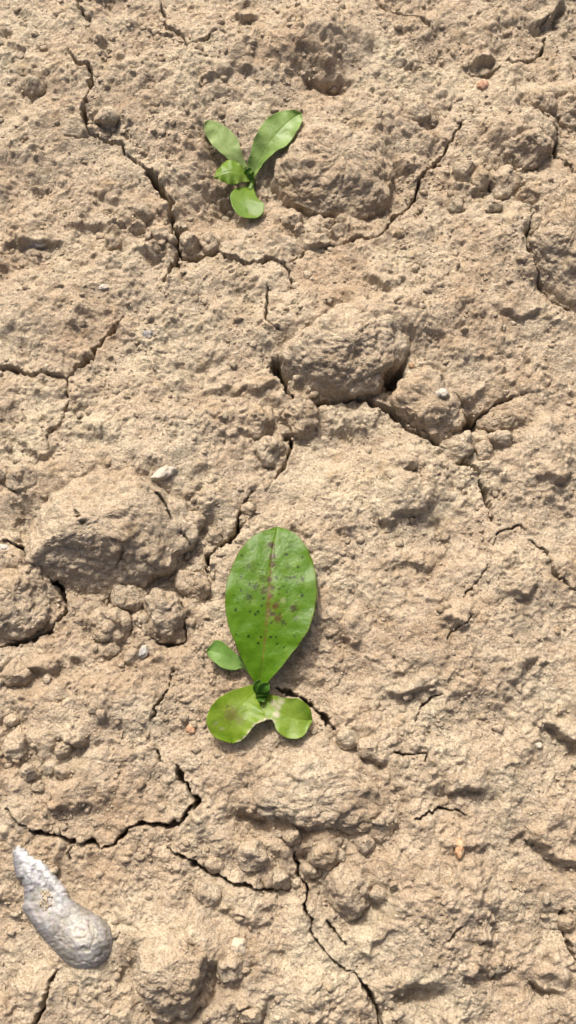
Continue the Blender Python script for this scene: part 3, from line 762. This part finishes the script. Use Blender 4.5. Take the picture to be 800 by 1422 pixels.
# ------------------------------------------------------------------ crumbs nobody could count
def crumbs(n, small, outer=False):
    if outer:                             # the field goes on past the photograph's edge
        cx = rng.uniform(-.29, .29, n * 10); cy = rng.uniform(-.35, .44, n * 10)
        k = (np.abs(cx) > .19) | (cy < -.25) | (cy > .335); cx, cy = cx[k], cy[k]
    else: cx = rng.uniform(-.20, .20, n * 6); cy = rng.uniform(-.26, .345, n * 6)
    # more where the ground is hollow or crumbly
    z = ground_z(cx, cy, HB)
    zs = sum(ground_z(cx + dx, cy + dy, HB) for dx, dy in ((.007, 0), (-.007, 0), (0, .007), (0, -.007))) / 4
    dens = sstep(-.1, .5, perlin2(cx / .03, cy / .03, 71)) * .8 + .1
    pr = np.clip(dens * .5 + (zs - z) * 260, 0, 1)
    for o, c, rad in clod_world:      # crumbs fallen at the foot of the clods
        q = np.hypot(cx - c[0], cy - c[1]) / rad
        pr += .35 * np.exp(-((q - 1.1) / .22) ** 2) * (cy < c[1] + rad * .3)
    keep = rng.uniform(0, 1, len(cx)) < pr
    cx, cy = cx[keep][:n], cy[keep][:n]
    n = len(cx)
    z = ground_z(cx, cy)
    size = (.0004 + .0016 * rng.uniform(0, 1, n) ** 4) if outer else (.00028 + .0006 * rng.uniform(0, 1, n) ** 2) if small else .0006 + .0017 * rng.uniform(0, 1, n) ** 2.6
    phi = (1 + 5 ** .5) / 2
    ico = np.array([(-1, phi, 0), (1, phi, 0), (-1, -phi, 0), (1, -phi, 0), (0, -1, phi), (0, 1, phi), (0, -1, -phi), (0, 1, -phi), (phi, 0, -1), (phi, 0, 1), (-phi, 0, -1), (-phi, 0, 1)])
    ico /= np.linalg.norm(ico[0])
    fc = [(0, 11, 5), (0, 5, 1), (0, 1, 7), (0, 7, 10), (0, 10, 11), (1, 5, 9), (5, 11, 4), (11, 10, 2), (10, 7, 6), (7, 1, 8), (3, 9, 4), (3, 4, 2), (3, 2, 6), (3, 6, 8), (3, 8, 9), (4, 9, 5), (2, 4, 11), (6, 2, 10), (8, 6, 7), (9, 8, 1)]
    vs = list(ico); cache = {}; f2 = []
    def midp(a, b):
        key = (min(a, b), max(a, b))
        if key not in cache:
            m = vs[a] + vs[b]; vs.append(m / np.linalg.norm(m)); cache[key] = len(vs) - 1
        return cache[key]
    for a, b, c in fc:
        ab, bc, ca = midp(a, b), midp(b, c), midp(c, a)
        f2 += [(a, ab, ca), (b, bc, ab), (c, ca, bc), (ab, bc, ca)]
    if small: vs, f2 = list(ico), fc
    base = np.array(vs); f2 = np.array(f2); nv = len(base)
    off = rng.uniform(0, 50, (n, 1, 3))
    f = 1 + .6 * perlin3(base[None] * 1.3 + off, 81) + .35 * perlin3(base[None] * 2.9 + off, 82)
    sc = rng.uniform(.6, 1.4, (n, 1, 3)) * size[:, None, None] * np.array([1, 1, .8])
    V = base[None] * f[..., None] * sc + np.stack([cx, cy, z + size * .2], -1)[:, None, :]
    F = (f2[None] + (np.arange(n) * nv)[:, None, None]).reshape(-1, 3)
    ob = mesh_object('soil_grains' if small else 'crumbs', V.reshape(-1, 3), F, CLOD)
    tag(ob, 'crumbs of dry soil scattered round the edge of the patch' if outer else 'sand sized grains of dry soil on the crust' if small else 'fine loose crumbs of dry soil strewn over the ground', None, None, 'stuff')
crumbs(2800, False)
crumbs(13000, True)
crumbs(6000, True, True)

# ------------------------------------------------------------------ leaves
def leaf(name, parent, z0, L, M, Rt, zmid, zedge=(0, 0, 0), n=64, m=33, thick=.0005, colour=(.10, .24, .03), pale=(.2, .34, .08),
         veins=.0, spots=(), ripple=0.0, seed=1, edge_pale=.3, rim=None, mat=None, t_guard=True):
    """blade ruled between two traced edges through its midrib; heights in mm above the plant's foot"""
    lc, mc, rc = catmull(L, n), catmull(M, n), catmull(Rt, n)
    for q, e_ in ((0, lc), (1, rc)):      # an uneven margin
        wob = 1.1 * perlin2(e_[:, 0] / 17 + seed * 3, e_[:, 1] / 17 + q * 9, seed) + .6 * perlin2(e_[:, 0] / 6 + seed, e_[:, 1] / 6, seed + q)
        out_ = e_ - mc; ln_ = np.linalg.norm(out_, axis=1, keepdims=True)
        e_ += out_ / np.maximum(ln_, 1e-6) * (wob * np.clip(ln_[:, 0] / 10, 0, 1))[:, None]
    t = np.linspace(0, 1, n)
    zm = np.interp(t, np.linspace(0, 1, len(zmid)), zmid)
    ze = np.interp(t, np.linspace(0, 1, len(zedge)), zedge)
    for q in (zm, ze):
        for _ in range(n * n // 60): q[1:-1] = (q[:-2] + q[1:-1] * 2 + q[2:]) / 4
    u = np.linspace(-1, 1, m)
    a = np.abs(u)[None, :, None]
    side = np.where(u[None, :, None] < 0, lc[:, None], rc[:, None])
    px = mc[:, None] * (1 - a) + side * a
    zz = zm[:, None] + ze[:, None] * (np.abs(u)[None] ** 1.7)
    wdt = np.linalg.norm(rc - lc, axis=1)[:, None] * .35      # about mm
    taper = np.clip(wdt / 4, 0, 1)
    zz = zz - (.18 if veins else .06) * np.exp(-(u[None] / .07) ** 2) * taper
    zz = zz + ripple * np.sin(t[:, None] * 26 + seed + 2 * np.sign(u)[None]) * np.abs(u)[None] ** 2 * taper
    zz = zz + .5 * taper * perlin2(px[..., 0] / 22 + seed * 7, px[..., 1] / 22, seed)
    if veins:
        ph = (t[:, None] - .35 * np.abs(u)[None]) * 9
        vn = (1 - sstep(.6, .85, t))[:, None] * np.exp(-((ph - np.round(ph)) / .10) ** 2) * (np.abs(u)[None] > .05) * (1 - np.abs(u)[None] ** 3)
        zz = zz - .22 * veins * vn * taper
    else: vn = np.zeros_like(zz)
    V = np.empty((n, m, 3))
    for i in range(n):
        for j in range(m):
            V[i, j] = at(px[i, j, 0], px[i, j, 1], z0 + zz[i, j] * .001)
    c = np.array(colour); p = np.array(pale)
    mixf = np.clip(.5 + .7 * perlin2(px[..., 0] / 30 + seed, px[..., 1] / 30, seed + 3) + .3 * perlin2(px[..., 0] / 9, px[..., 1] / 9, seed + 4), 0, 1) * .45
    e = np.abs(u)[None] ** 8 * edge_pale
    rib = np.exp(-(u[None] / .05) ** 2) * (.6 if veins else .15) * (1 - t[:, None] * .8)
    k = np.clip(np.maximum(np.maximum(mixf, e), rib) + .35 * veins * vn, 0, 1)[..., None]
    tint = c * (1 - k) + p * k
    for sx, sy, sr, sc, al in spots:
        d = np.hypot(px[..., 0] - sx, px[..., 1] - sy) * (1 + .7 * perlin2(px[..., 0] / 3.2, px[..., 1] / 3.2, 9) + .4 * perlin2(px[..., 0] / 1.4, px[..., 1] / 1.4, 10))
        if sr > 2.5:                      # yellowed halo round a dead spot
            hl = (.25 * al * (1 - sstep(.7 * sr, 2.1 * sr, d)))[..., None]
            tint = tint * (1 - hl) + np.array((.19, .19, .025)) * hl
        w = (al * (1 - sstep(.65 * sr, 1.05 * sr, d)))[..., None]
        tint = tint * (1 - w) + np.array(sc) * .8 * w
    if n > 100 and veins > .2 and spots:      # reddened midrib
        rd = (np.exp(-(u[None] / .035) ** 2) * np.interp(t, [0, .1, .3, .55, .7, 1], [0, .4, .75, .85, .4, .1])[:, None] * np.clip(.7 + .8 * perlin2(px[..., 0] / 5, px[..., 1] / 7, 3), 0, 1.2))[..., None]
        tint = tint * (1 - rd) + np.array((.20, .10, .03)) * rd
    br = (np.exp(-((np.abs(u)[None] - 1) / .035) ** 2) * .35)[..., None] * (1 if veins and n > 100 else .3)
    tint = tint * (1 - br) + np.array((.12, .075, .025)) * br
    if rim: tint = rim(px, t, u, tint)
    clear = ground_z(V[..., 0].ravel(), V[..., 1].ravel()).reshape(n, m) + .0012 + .003 * t[:, None]
    if t_guard:                           # rest on the soil rather than sink into it
        lift = np.maximum(0, (clear - V[..., 2]).max(1)) * (t > .15)
        lift = np.maximum.accumulate(lift) * .5 + lift * .5
        for _ in range(n // 3): lift[1:-1] = (lift[:-2] + lift[1:-1] * 2 + lift[2:]) / 4
        V[..., 2] += lift[:, None]
    Vn = V.reshape(-1, 3)
    foot = np.array(parent.location)
    # top and under side, closed round the edge
    du = np.gradient(V, axis=1); dv = np.gradient(V, axis=0)
    nn = np.cross(dv, du); nn /= np.maximum(np.linalg.norm(nn, axis=-1, keepdims=True), 1e-12)
    nn = np.where(nn[..., 2:3] < 0, -nn, nn)
    edge = np.minimum(1, np.minimum(1 - np.abs(u)[None] ** 6, np.minimum(t, 1 - t)[:, None] * 20 + .25))
    U = (V - nn * (thick * (.35 + .65 * edge))[..., None]).reshape(-1, 3)
    F = grid_faces(n, m); flip = np.cross(dv[n // 2, m // 2], du[n // 2, m // 2])[2] > 0
    bot = F[:, ::-1] + n * m
    b = np.concatenate([np.arange(m), np.arange(1, n) * m + m - 1, (n - 1) * m + np.arange(m - 2, -1, -1), np.arange(n - 2, 0, -1) * m])
    b2 = np.roll(b, -1)
    sidef = np.stack([b2, b, b + n * m, b2 + n * m], 1)
    A = np.concatenate([F, bot, sidef])
    if flip: A = A[:, ::-1]
    tt = np.concatenate([tint.reshape(-1, 3), (tint * .75 + p * .25).reshape(-1, 3)])
    return mesh_object(name, np.concatenate([Vn, U]) - foot, A, mat or LEAF, parent, tint=np.clip(tt, 0, 1))
def stalk(name, parent, pts, radii, colour, z0, nt=14):
    """tube through (px, py, mm) points"""
    P = np.array([at(p[0], p[1], z0 + p[2] * .001) for p in pts]); P = catmull(P, 24)
    rr = np.interp(np.linspace(0, 1, 24), np.linspace(0, 1, len(radii)), radii) * .001
    d = np.gradient(P, axis=0); d /= np.linalg.norm(d, axis=1, keepdims=True)
    ref = np.array([.3, .2, 1.0]) if abs(d[:, 2]).mean() < .8 else np.array([1., 0, 0])
    a = np.cross(d, ref); a /= np.linalg.norm(a, axis=1, keepdims=True); b = np.cross(a, d)
    th = np.linspace(0, 2 * math.pi, nt, endpoint=False)
    V = P[:, None] + rr[:, None, None] * (np.cos(th)[None, :, None] * a[:, None] + np.sin(th)[None, :, None] * b[:, None])
    V = V.reshape(-1, 3) - np.array(parent.location)
    return mesh_object(name, V, grid_faces(24, nt, True), LEAF, parent, tint=np.tile(np.array(colour), (len(V), 1)))

# ---- lower seedling: one long spotted leaf, round seed leaves, curled heart
g = at(361, 962); z0 = float(ground_z(g[0], g[1], HB))
low = empty('seedling', at(361, 962, z0))
tag(low, 'lower seedling with one long brown-spotted leaf and torn round seed leaves', 'seedling', 'green seedlings in the dry soil')
BR, RD, BK, DG = (.06, .045, .018), (.13, .05, .018), (.010, .016, .006), (.035, .085, .012)
zoomspots = [(445, 155, 4.5, BR, .95), (462, 220, 4, BR, .95), (455, 270, 4.5, BR, .85), (440, 355, 4.5, BR, .9), (410, 420, 6, BR, .7), (442, 455, 4, RD, .9), (475, 510, 5.5, RD, .85),
 (580, 525, 5, BR, .95), (490, 585, 5.5, RD, .85), (518, 608, 3.5, DG, .85), (360, 395, 5, DG, .8), (320, 460, 5, DG, .85), (330, 270, 6, DG, .3), (400, 350, 6, DG, .4), (560, 150, 4, DG, .3), (430, 500, 4, RD, .5), (428, 560, 4, RD, .4)]
zoomspots += [(x, y, 2.0, BK, .95) for x, y in ((272, 342), (480, 350), (583, 342), (632, 345), (322, 385), (240, 535), (372, 542), (355, 562), (320, 685), (445, 692), (375, 730), (485, 735), (630, 450), (405, 465))]
spots = [(270 + x / 4.21, 720 + y / 4.21, r_, c_, a_) for x, y, r_, c_, a_ in zoomspots]
spots += [(270 + random.uniform(220, 690) / 4.21, 720 + random.uniform(180, 760) / 4.21, random.uniform(.9, 1.9), BK, .85) for _ in range(44)]
spots += [(376 + random.gauss(0, 4), random.uniform(755, 870), random.uniform(1.2, 3.6), BR, .8) for _ in range(18)]
spots += [(random.uniform(335, 415), random.uniform(775, 860), random.uniform(1.5, 4), DG, .4) for _ in range(12)]
spots += [(270 + 515 / 4.21, 720 + 478 / 4.21, 4, (.38, .45, .2), .6)]
big = leaf('leaf', low, z0, [(353, 948), (337, 916), (326, 893), (316, 863), (312, 835), (317, 800), (333, 765), (355, 742), (385, 731)],
     [(361, 949), (366, 905), (371, 855), (375, 805), (379, 765), (385, 731)],
     [(370, 949), (388, 930), (403, 911), (421, 887), (434, 860), (440, 826), (438, 795), (428, 764), (409, 740), (385, 731)],
     (7, 10, 12, 13, 12, 10, 7), (2, 3, 2, 0, -1, 0), n=150, m=101, colour=(.085, .205, .005), pale=(.14, .265, .014), veins=.25, spots=spots, ripple=.5, seed=3, edge_pale=.55)
big['label'] = 'long upright leaf with brown blotches and tiny black specks'
PALE = np.array([.50, .47, .33])
def torn(cx, pts, r_):
    def f(px, t, u, tint):
        w = np.zeros(px.shape[:2])
        for (x, y) in pts:
            d = np.hypot(px[..., 0] - x, px[..., 1] - y) + 1.5 * perlin2(px[..., 0] / 3, px[..., 1] / 3, 5)
            w = np.maximum(w, 1 - sstep(.3 * r_, r_, d))
        return tint * (1 - w[..., None] * .85) + PALE * w[..., None] * .85
    return f
cl = leaf('seed_leaf', low, z0, [(352, 951), (330, 956), (307, 967), (292, 983), (287, 1004), (297, 1023), (322, 1032)],
     [(356, 960), (338, 978), (323, 1000), (320, 1018), (322, 1032)], [(364, 964), (361, 980), (370, 998), (355, 1006), (345, 1018), (336, 1028), (322, 1032)],
     (5, 8, 10, 9, 7), (0, 2.2, 3, 1.5), n=80, m=61, colour=(.165, .285, .014), pale=(.27, .38, .05), seed=5, ripple=.4, spots=[(321, 992, 11, (.25, .22, .08), .65), (316, 981, 3, (.10, .13, .02), .6), (333, 1000, 7, (.27, .29, .12), .5), (300, 1004, 3, (.33, .38, .16), .7), (308, 1012, 2.5, (.36, .4, .2), .7)],
     rim=torn(0, [(370, 1000), (362, 1003), (354, 1008), (347, 1017), (341, 1025), (334, 1031)], 6))
cl['label'] = 'round left seed leaf with a torn pale edge'
cr = leaf('seed_leaf', low, z0, [(368, 962), (383, 966), (398, 970), (415, 970), (429, 982), (434, 1000)],
     [(366, 970), (382, 984), (400, 995), (418, 1000), (434, 1000)], [(360, 974), (366, 998), (378, 1000), (386, 1016), (402, 1026), (422, 1021), (434, 1000)],
     (5, 8, 9, 9, 7), (0, 1.5, 2.4, 1), n=80, m=61, colour=(.175, .295, .022), pale=(.30, .40, .08), seed=6, ripple=.3,
     rim=torn(0, [(380, 976), (386, 982), (384, 992), (378, 1002), (368, 1000), (390, 974)], 7))
cr['label'] = 'right seed leaf with a dusty chewed strip'
cs = leaf('seed_leaf', low, z0, [(338, 927), (322, 931), (306, 926), (292, 915), (287, 903)], [(338, 920), (318, 912), (302, 906), (287, 903)],
     [(338, 914), (327, 907), (311, 893), (299, 890), (287, 903)], (3, 4, 5, 5), (0, 1, 1), n=48, m=33, colour=(.17, .33, .06), pale=(.30, .45, .16), seed=8)
cs['label'] = 'tiny pale leaf half hidden under the long leaf'
stalk('stalk', low, [(336, 920, 3), (353, 938, 3), (361, 958, 2)], (1.6, 1.8, 2.2), (.2, .33, .08), z0)
stalk('stem', low, [(361, 962, -6), (361, 960, 0), (362, 956, 7)], (3.2, 3.4, 2.6), (.15, .27, .05), z0)
for k, (L_, M_, R_, zz) in enumerate([
    ([(356, 966), (352, 957), (354, 948), (361, 944)], [(360, 967), (358, 957), (361, 944)], [(364, 967), (363, 957), (361, 944)], (6, 9, 10)),
    ([(358, 968), (356, 961), (364, 954), (374, 953)], [(362, 969), (366, 962), (374, 953)], [(367, 969), (374, 964), (374, 953)], (7, 9, 8)),
    ([(358, 962), (359, 954), (366, 948), (374, 950)], [(361, 962), (366, 956), (374, 950)], [(366, 964), (372, 960), (374, 950)], (9, 12, 12)),
    ([(354, 970), (358, 966), (367, 966), (371, 969)], [(355, 971), (362, 970), (371, 969)], [(356, 972), (362, 974), (371, 969)], (6, 9, 7))]):
    leaf('bud_leaf', low, z0, L_, M_, R_, zz, (0, 2.2, .5), n=24, m=17, colour=(.05, .15, .012), pale=(.13, .26, .05), seed=20 + k, thick=.0006)

# ---- upper seedling
g = at(348, 252); z1 = float(ground_z(g[0], g[1], HB))
upp = empty('seedling', at(348, 252, z1))
tag(upp, 'upper seedling with four plain light green leaves in a hollow', 'seedling', 'green seedlings in the dry soil')
a1 = leaf('leaf', upp, z1, [(343, 240), (344, 226), (348, 211), (355, 190), (369, 168), (386, 157), (404, 152.5), (418, 157)], [(349, 247), (360, 224), (377, 196), (398, 172), (418, 157)],
     [(354, 245), (365, 228), (379, 214), (396, 204), (410, 187), (420, 168), (418, 157)], (5, 11, 16, 18, 17), (1.5, 2.5, 2, 1), n=90, m=49,
     colour=(.23, .375, .09), pale=(.39, .51, .21), veins=.2, seed=11, ripple=.7)
a1['label'] = 'longest leaf, pointing up and right'
a2 = leaf('leaf', upp, z1, [(328, 236), (317, 222), (297, 204), (286, 189), (285, 176)], [(336, 236), (320, 208), (303, 187), (285, 176)],
     [(343, 232), (335, 209), (330, 193), (318, 180), (303, 171.5), (290, 171), (285, 176)], (5, 10, 13, 13), (0, 1, 1), n=70, m=41,
     colour=(.35, .49, .17), pale=(.47, .57, .28), seed=12, ripple=.2)
a2['label'] = 'pale oval leaf pointing up and left'
a3 = leaf('leaf', upp, z1, [(350, 253), (334, 253), (323, 257), (309, 252), (297, 247)], [(347, 246), (333, 240), (316, 238), (304, 243), (297, 247)],
     [(343, 238), (330, 225), (316, 223), (303, 233), (297, 247)], (6, 12, 13, 12), (0, -2, -1), n=60, m=41,
     colour=(.16, .285, .03), pale=(.29, .39, .09), veins=.25, seed=13, ripple=.8)
a3['label'] = 'short wavy leaf pointing left'
a4 = leaf('seed_leaf', upp, z1, [(345, 259), (331, 260), (320, 271), (323, 287), (334, 300), (348, 304)], [(349, 259), (344, 274), (344, 290), (348, 304)],
     [(352, 261), (357, 274), (367, 283), (366, 295), (358, 302), (348, 304)], (5, 9, 11, 11), (0, 1.5, 1), n=64, m=41,
     colour=(.14, .265, .022), pale=(.24, .345, .06), seed=14)
a4['label'] = 'round seed leaf pointing straight down'
stalk('stem', upp, [(349, 258, -6), (349, 254, 0), (348, 248, 5)], (3, 3, 2.2), (.16, .28, .06), z1)
stalk('stalk', upp, [(348, 251, 2), (349, 257, 4), (347, 264, 5.5)], (1.8, 1.6, 1.2), (.2, .33, .09), z1)
for k, (L_, M_, R_, zz) in enumerate([
    ([(340, 246), (339, 239), (345, 233), (350, 234)], [(344, 248), (345, 240), (350, 234)], [(348, 248), (350, 241), (350, 234)], (6, 9, 10)),
    ([(345, 250), (343, 243), (349, 238), (353, 240)], [(348, 251), (349, 245), (353, 240)], [(351, 250), (353, 245), (353, 240)], (6, 8, 8))]):
    leaf('bud_leaf', upp, z1, L_, M_, R_, zz, (0, 2, .5), n=24, m=17, colour=(.09, .21, .02), pale=(.2, .33, .08), seed=30 + k, thick=.0006)

# ------------------------------------------------------------------ weathered broken shell
def shell():
    g = at(90, 1270); zs = float(ground_z(g[0], g[1], HB)) + .0005
    root = empty('sea_shell', (g[0], g[1], zs))
    tag(root, 'weathered white broken sea shell with coiled end on the lower left soil', 'shell')
    n, m = 220, 121
    Lr = catmull([(23, 1175), (34, 1177), (47, 1189), (63, 1199), (77, 1215), (90, 1231), (96, 1245), (114, 1257), (138, 1271), (157, 1288), (161, 1307), (154, 1327), (140, 1341), (120, 1348)], n)
    Rr = catmull([(23, 1175), (18, 1181), (17, 1195), (21, 1214), (31, 1229), (33, 1250), (32, 1264), (43, 1281), (59, 1302), (83, 1331), (102, 1344), (120, 1348)], n)
    for q, e_ in ((0, Lr), (1, Rr)):      # flaking, uneven edge
        e_ += (np.stack([perlin2(e_[:, 0] / 5 + q, e_[:, 1] / 5, 35), perlin2(e_[:, 0] / 5 + q, e_[:, 1] / 5, 36)], 1) * 2.2 * np.interp(np.linspace(0, 1, n), [0, .02, .5, .9, 1], [0, 1, .7, .3, 0])[:, None])
    t = np.linspace(0, 1, n); u = np.linspace(-1, 1, m)
    px = Lr[:, None] * ((1 - u) / 2)[None, :, None] + Rr[:, None] * ((1 + u) / 2)[None, :, None]
    Ht = np.interp(t, [0, .1, .25, .45, .62, .75, .88, .96, 1], [5, 6.5, 7.5, 8.5, 12, 15, 13, 8, 1])
    pw = np.interp(t, [0, .45, .7, 1], [8, 5, 2.6, 2.6])[:, None]
    dome = np.maximum(0, 1 - np.abs(u)[None] ** pw) ** .6
    z = Ht[:, None] * dome
    ex, ey = px[..., 0], px[..., 1]
    # the bowl broken open along the lower left side
    hd = np.hypot((ex - 58) / 22, (ey - 1254) / 32)
    hol = 1 - sstep(.45, 1.25, hd + .2 * perlin2(ex / 9, ey / 9, 3))
    z = z * (1 - .2 * hol)
    # coil
    dx, dy = ex - 114, ey - 1296
    r_ = np.hypot(dx, dy); th = np.arctan2(dy, dx)
    hw = 1 - sstep(40, 50, r_)
    ph = r_ / 19 - th / (2 * math.pi) + .5 * perlin2(ex / 15, ey / 15, 24) + .2 * perlin2(ex / 6, ey / 6, 25)
    groove = np.exp(-((ph - np.round(ph)) / .2) ** 2)
    z = z - hw * groove * .9 * (.7 + .7 * perlin2(ex / 10, ey / 10, 26)) * sstep(3, 9, r_) + hw * 2.2 * np.exp(-(r_ / 22) ** 2)
    z = z - 1.3 * np.exp(-((ex - 113) / 5) ** 2 - ((ey - 1293) / 4) ** 2)
    growth = np.sin(r_ * .9 + 4 * perlin2(ex / 14, ey / 14, 4))
    z = z + .05 * growth * (1 - hol)
    crumble = sstep(.5, .2, t)[:, None] * 1.6
    z = z + .22 * perlin2(ex / 14, ey / 14, 6) + .08 * perlin2(ex / 5.5, ey / 5.5, 7) * (1 + 2.5 * crumble) + .06 * perlin2(ex / 2.6, ey / 2.6, 8) * (1 + .8 * crumble)
    z = z - 5 * (np.abs(u)[None] > .985) - .6
    V = np.empty((n, m, 3))
    for i in range(n):
        for j in range(m):
            V[i, j] = at(px[i, j, 0], px[i, j, 1], zs + z[i, j] * .001)
    white = (np.array([.42, .425, .43]) + .20 * sstep(.55, .3, t)[:, None, None]); grey = np.array([.185, .19, .205]); blue = np.array([.255, .259, .268]); sand = np.array([.36, .29, .19])
    k = np.clip(.45 + .9 * perlin2(ex / 16, ey / 16, 14) + .5 * perlin2(ex / 6, ey / 6, 15), 0, 1)[..., None]
    tint = white * k + blue * (1 - k)
    low_ = sstep(-.15, .6, u)[None] * (1 - sstep(.75, .95, t))[:, None]
    low_ = np.clip(low_ + .5 * perlin2(ex / 8, ey / 8, 16) * low_, 0, 1)[..., None]
    tint = tint * (1 - .9 * low_) + grey * .9 * low_
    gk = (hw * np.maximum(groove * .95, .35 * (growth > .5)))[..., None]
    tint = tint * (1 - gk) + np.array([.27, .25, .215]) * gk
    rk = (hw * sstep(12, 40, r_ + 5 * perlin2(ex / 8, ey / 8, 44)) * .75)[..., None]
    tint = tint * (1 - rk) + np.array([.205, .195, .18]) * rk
    ck = np.exp(-(r_ / 20) ** 2)[..., None] * .35
    tint = tint * (1 - ck) + np.array([.45, .40, .31]) * ck
    fine = 1 + .30 * perlin2(ex / 3.2, ey / 3.2, 37) + .22 * perlin2(ex / 1.5, ey / 1.5, 38) + .10 * growth * hw
    tint = tint * fine[..., None]
    hk = hol[..., None] * .45
    tint = tint * (1 - hk) + (sand * .5 + blue * .5) * hk
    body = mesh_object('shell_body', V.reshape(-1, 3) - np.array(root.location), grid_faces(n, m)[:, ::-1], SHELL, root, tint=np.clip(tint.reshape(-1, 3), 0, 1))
    # earth lodged in the hollow
    vs_, fs_, k0 = [], [], 0
    r3 = np.random.default_rng(5)
    for q in range(34):
        a = r3.uniform(0, 6.283); rr = math.sqrt(r3.uniform(0, 1))
        qx, qy = 64 + 8.5 * rr * math.cos(a), 1250 + 15 * rr * math.sin(a)
        ii = int(np.argmin((ex - qx) ** 2 + (ey - qy) ** 2))
        sz = r3.uniform(.0004, .0013) * (1.15 - .5 * rr)
        Vp, Fp = lump_mesh(sz, sz, sz * .7, 91 + q, 12, 8, .5)
        vs_.append(Vp + V.reshape(-1, 3)[ii] - np.array(root.location)); fs_.append(Fp + k0); k0 += len(Vp)
    plug = mesh_object('soil_plug', np.concatenate(vs_), np.concatenate(fs_), CLOD, root)
    plug['label'] = 'sandy earth filling the broken hollow of the shell'
shell()
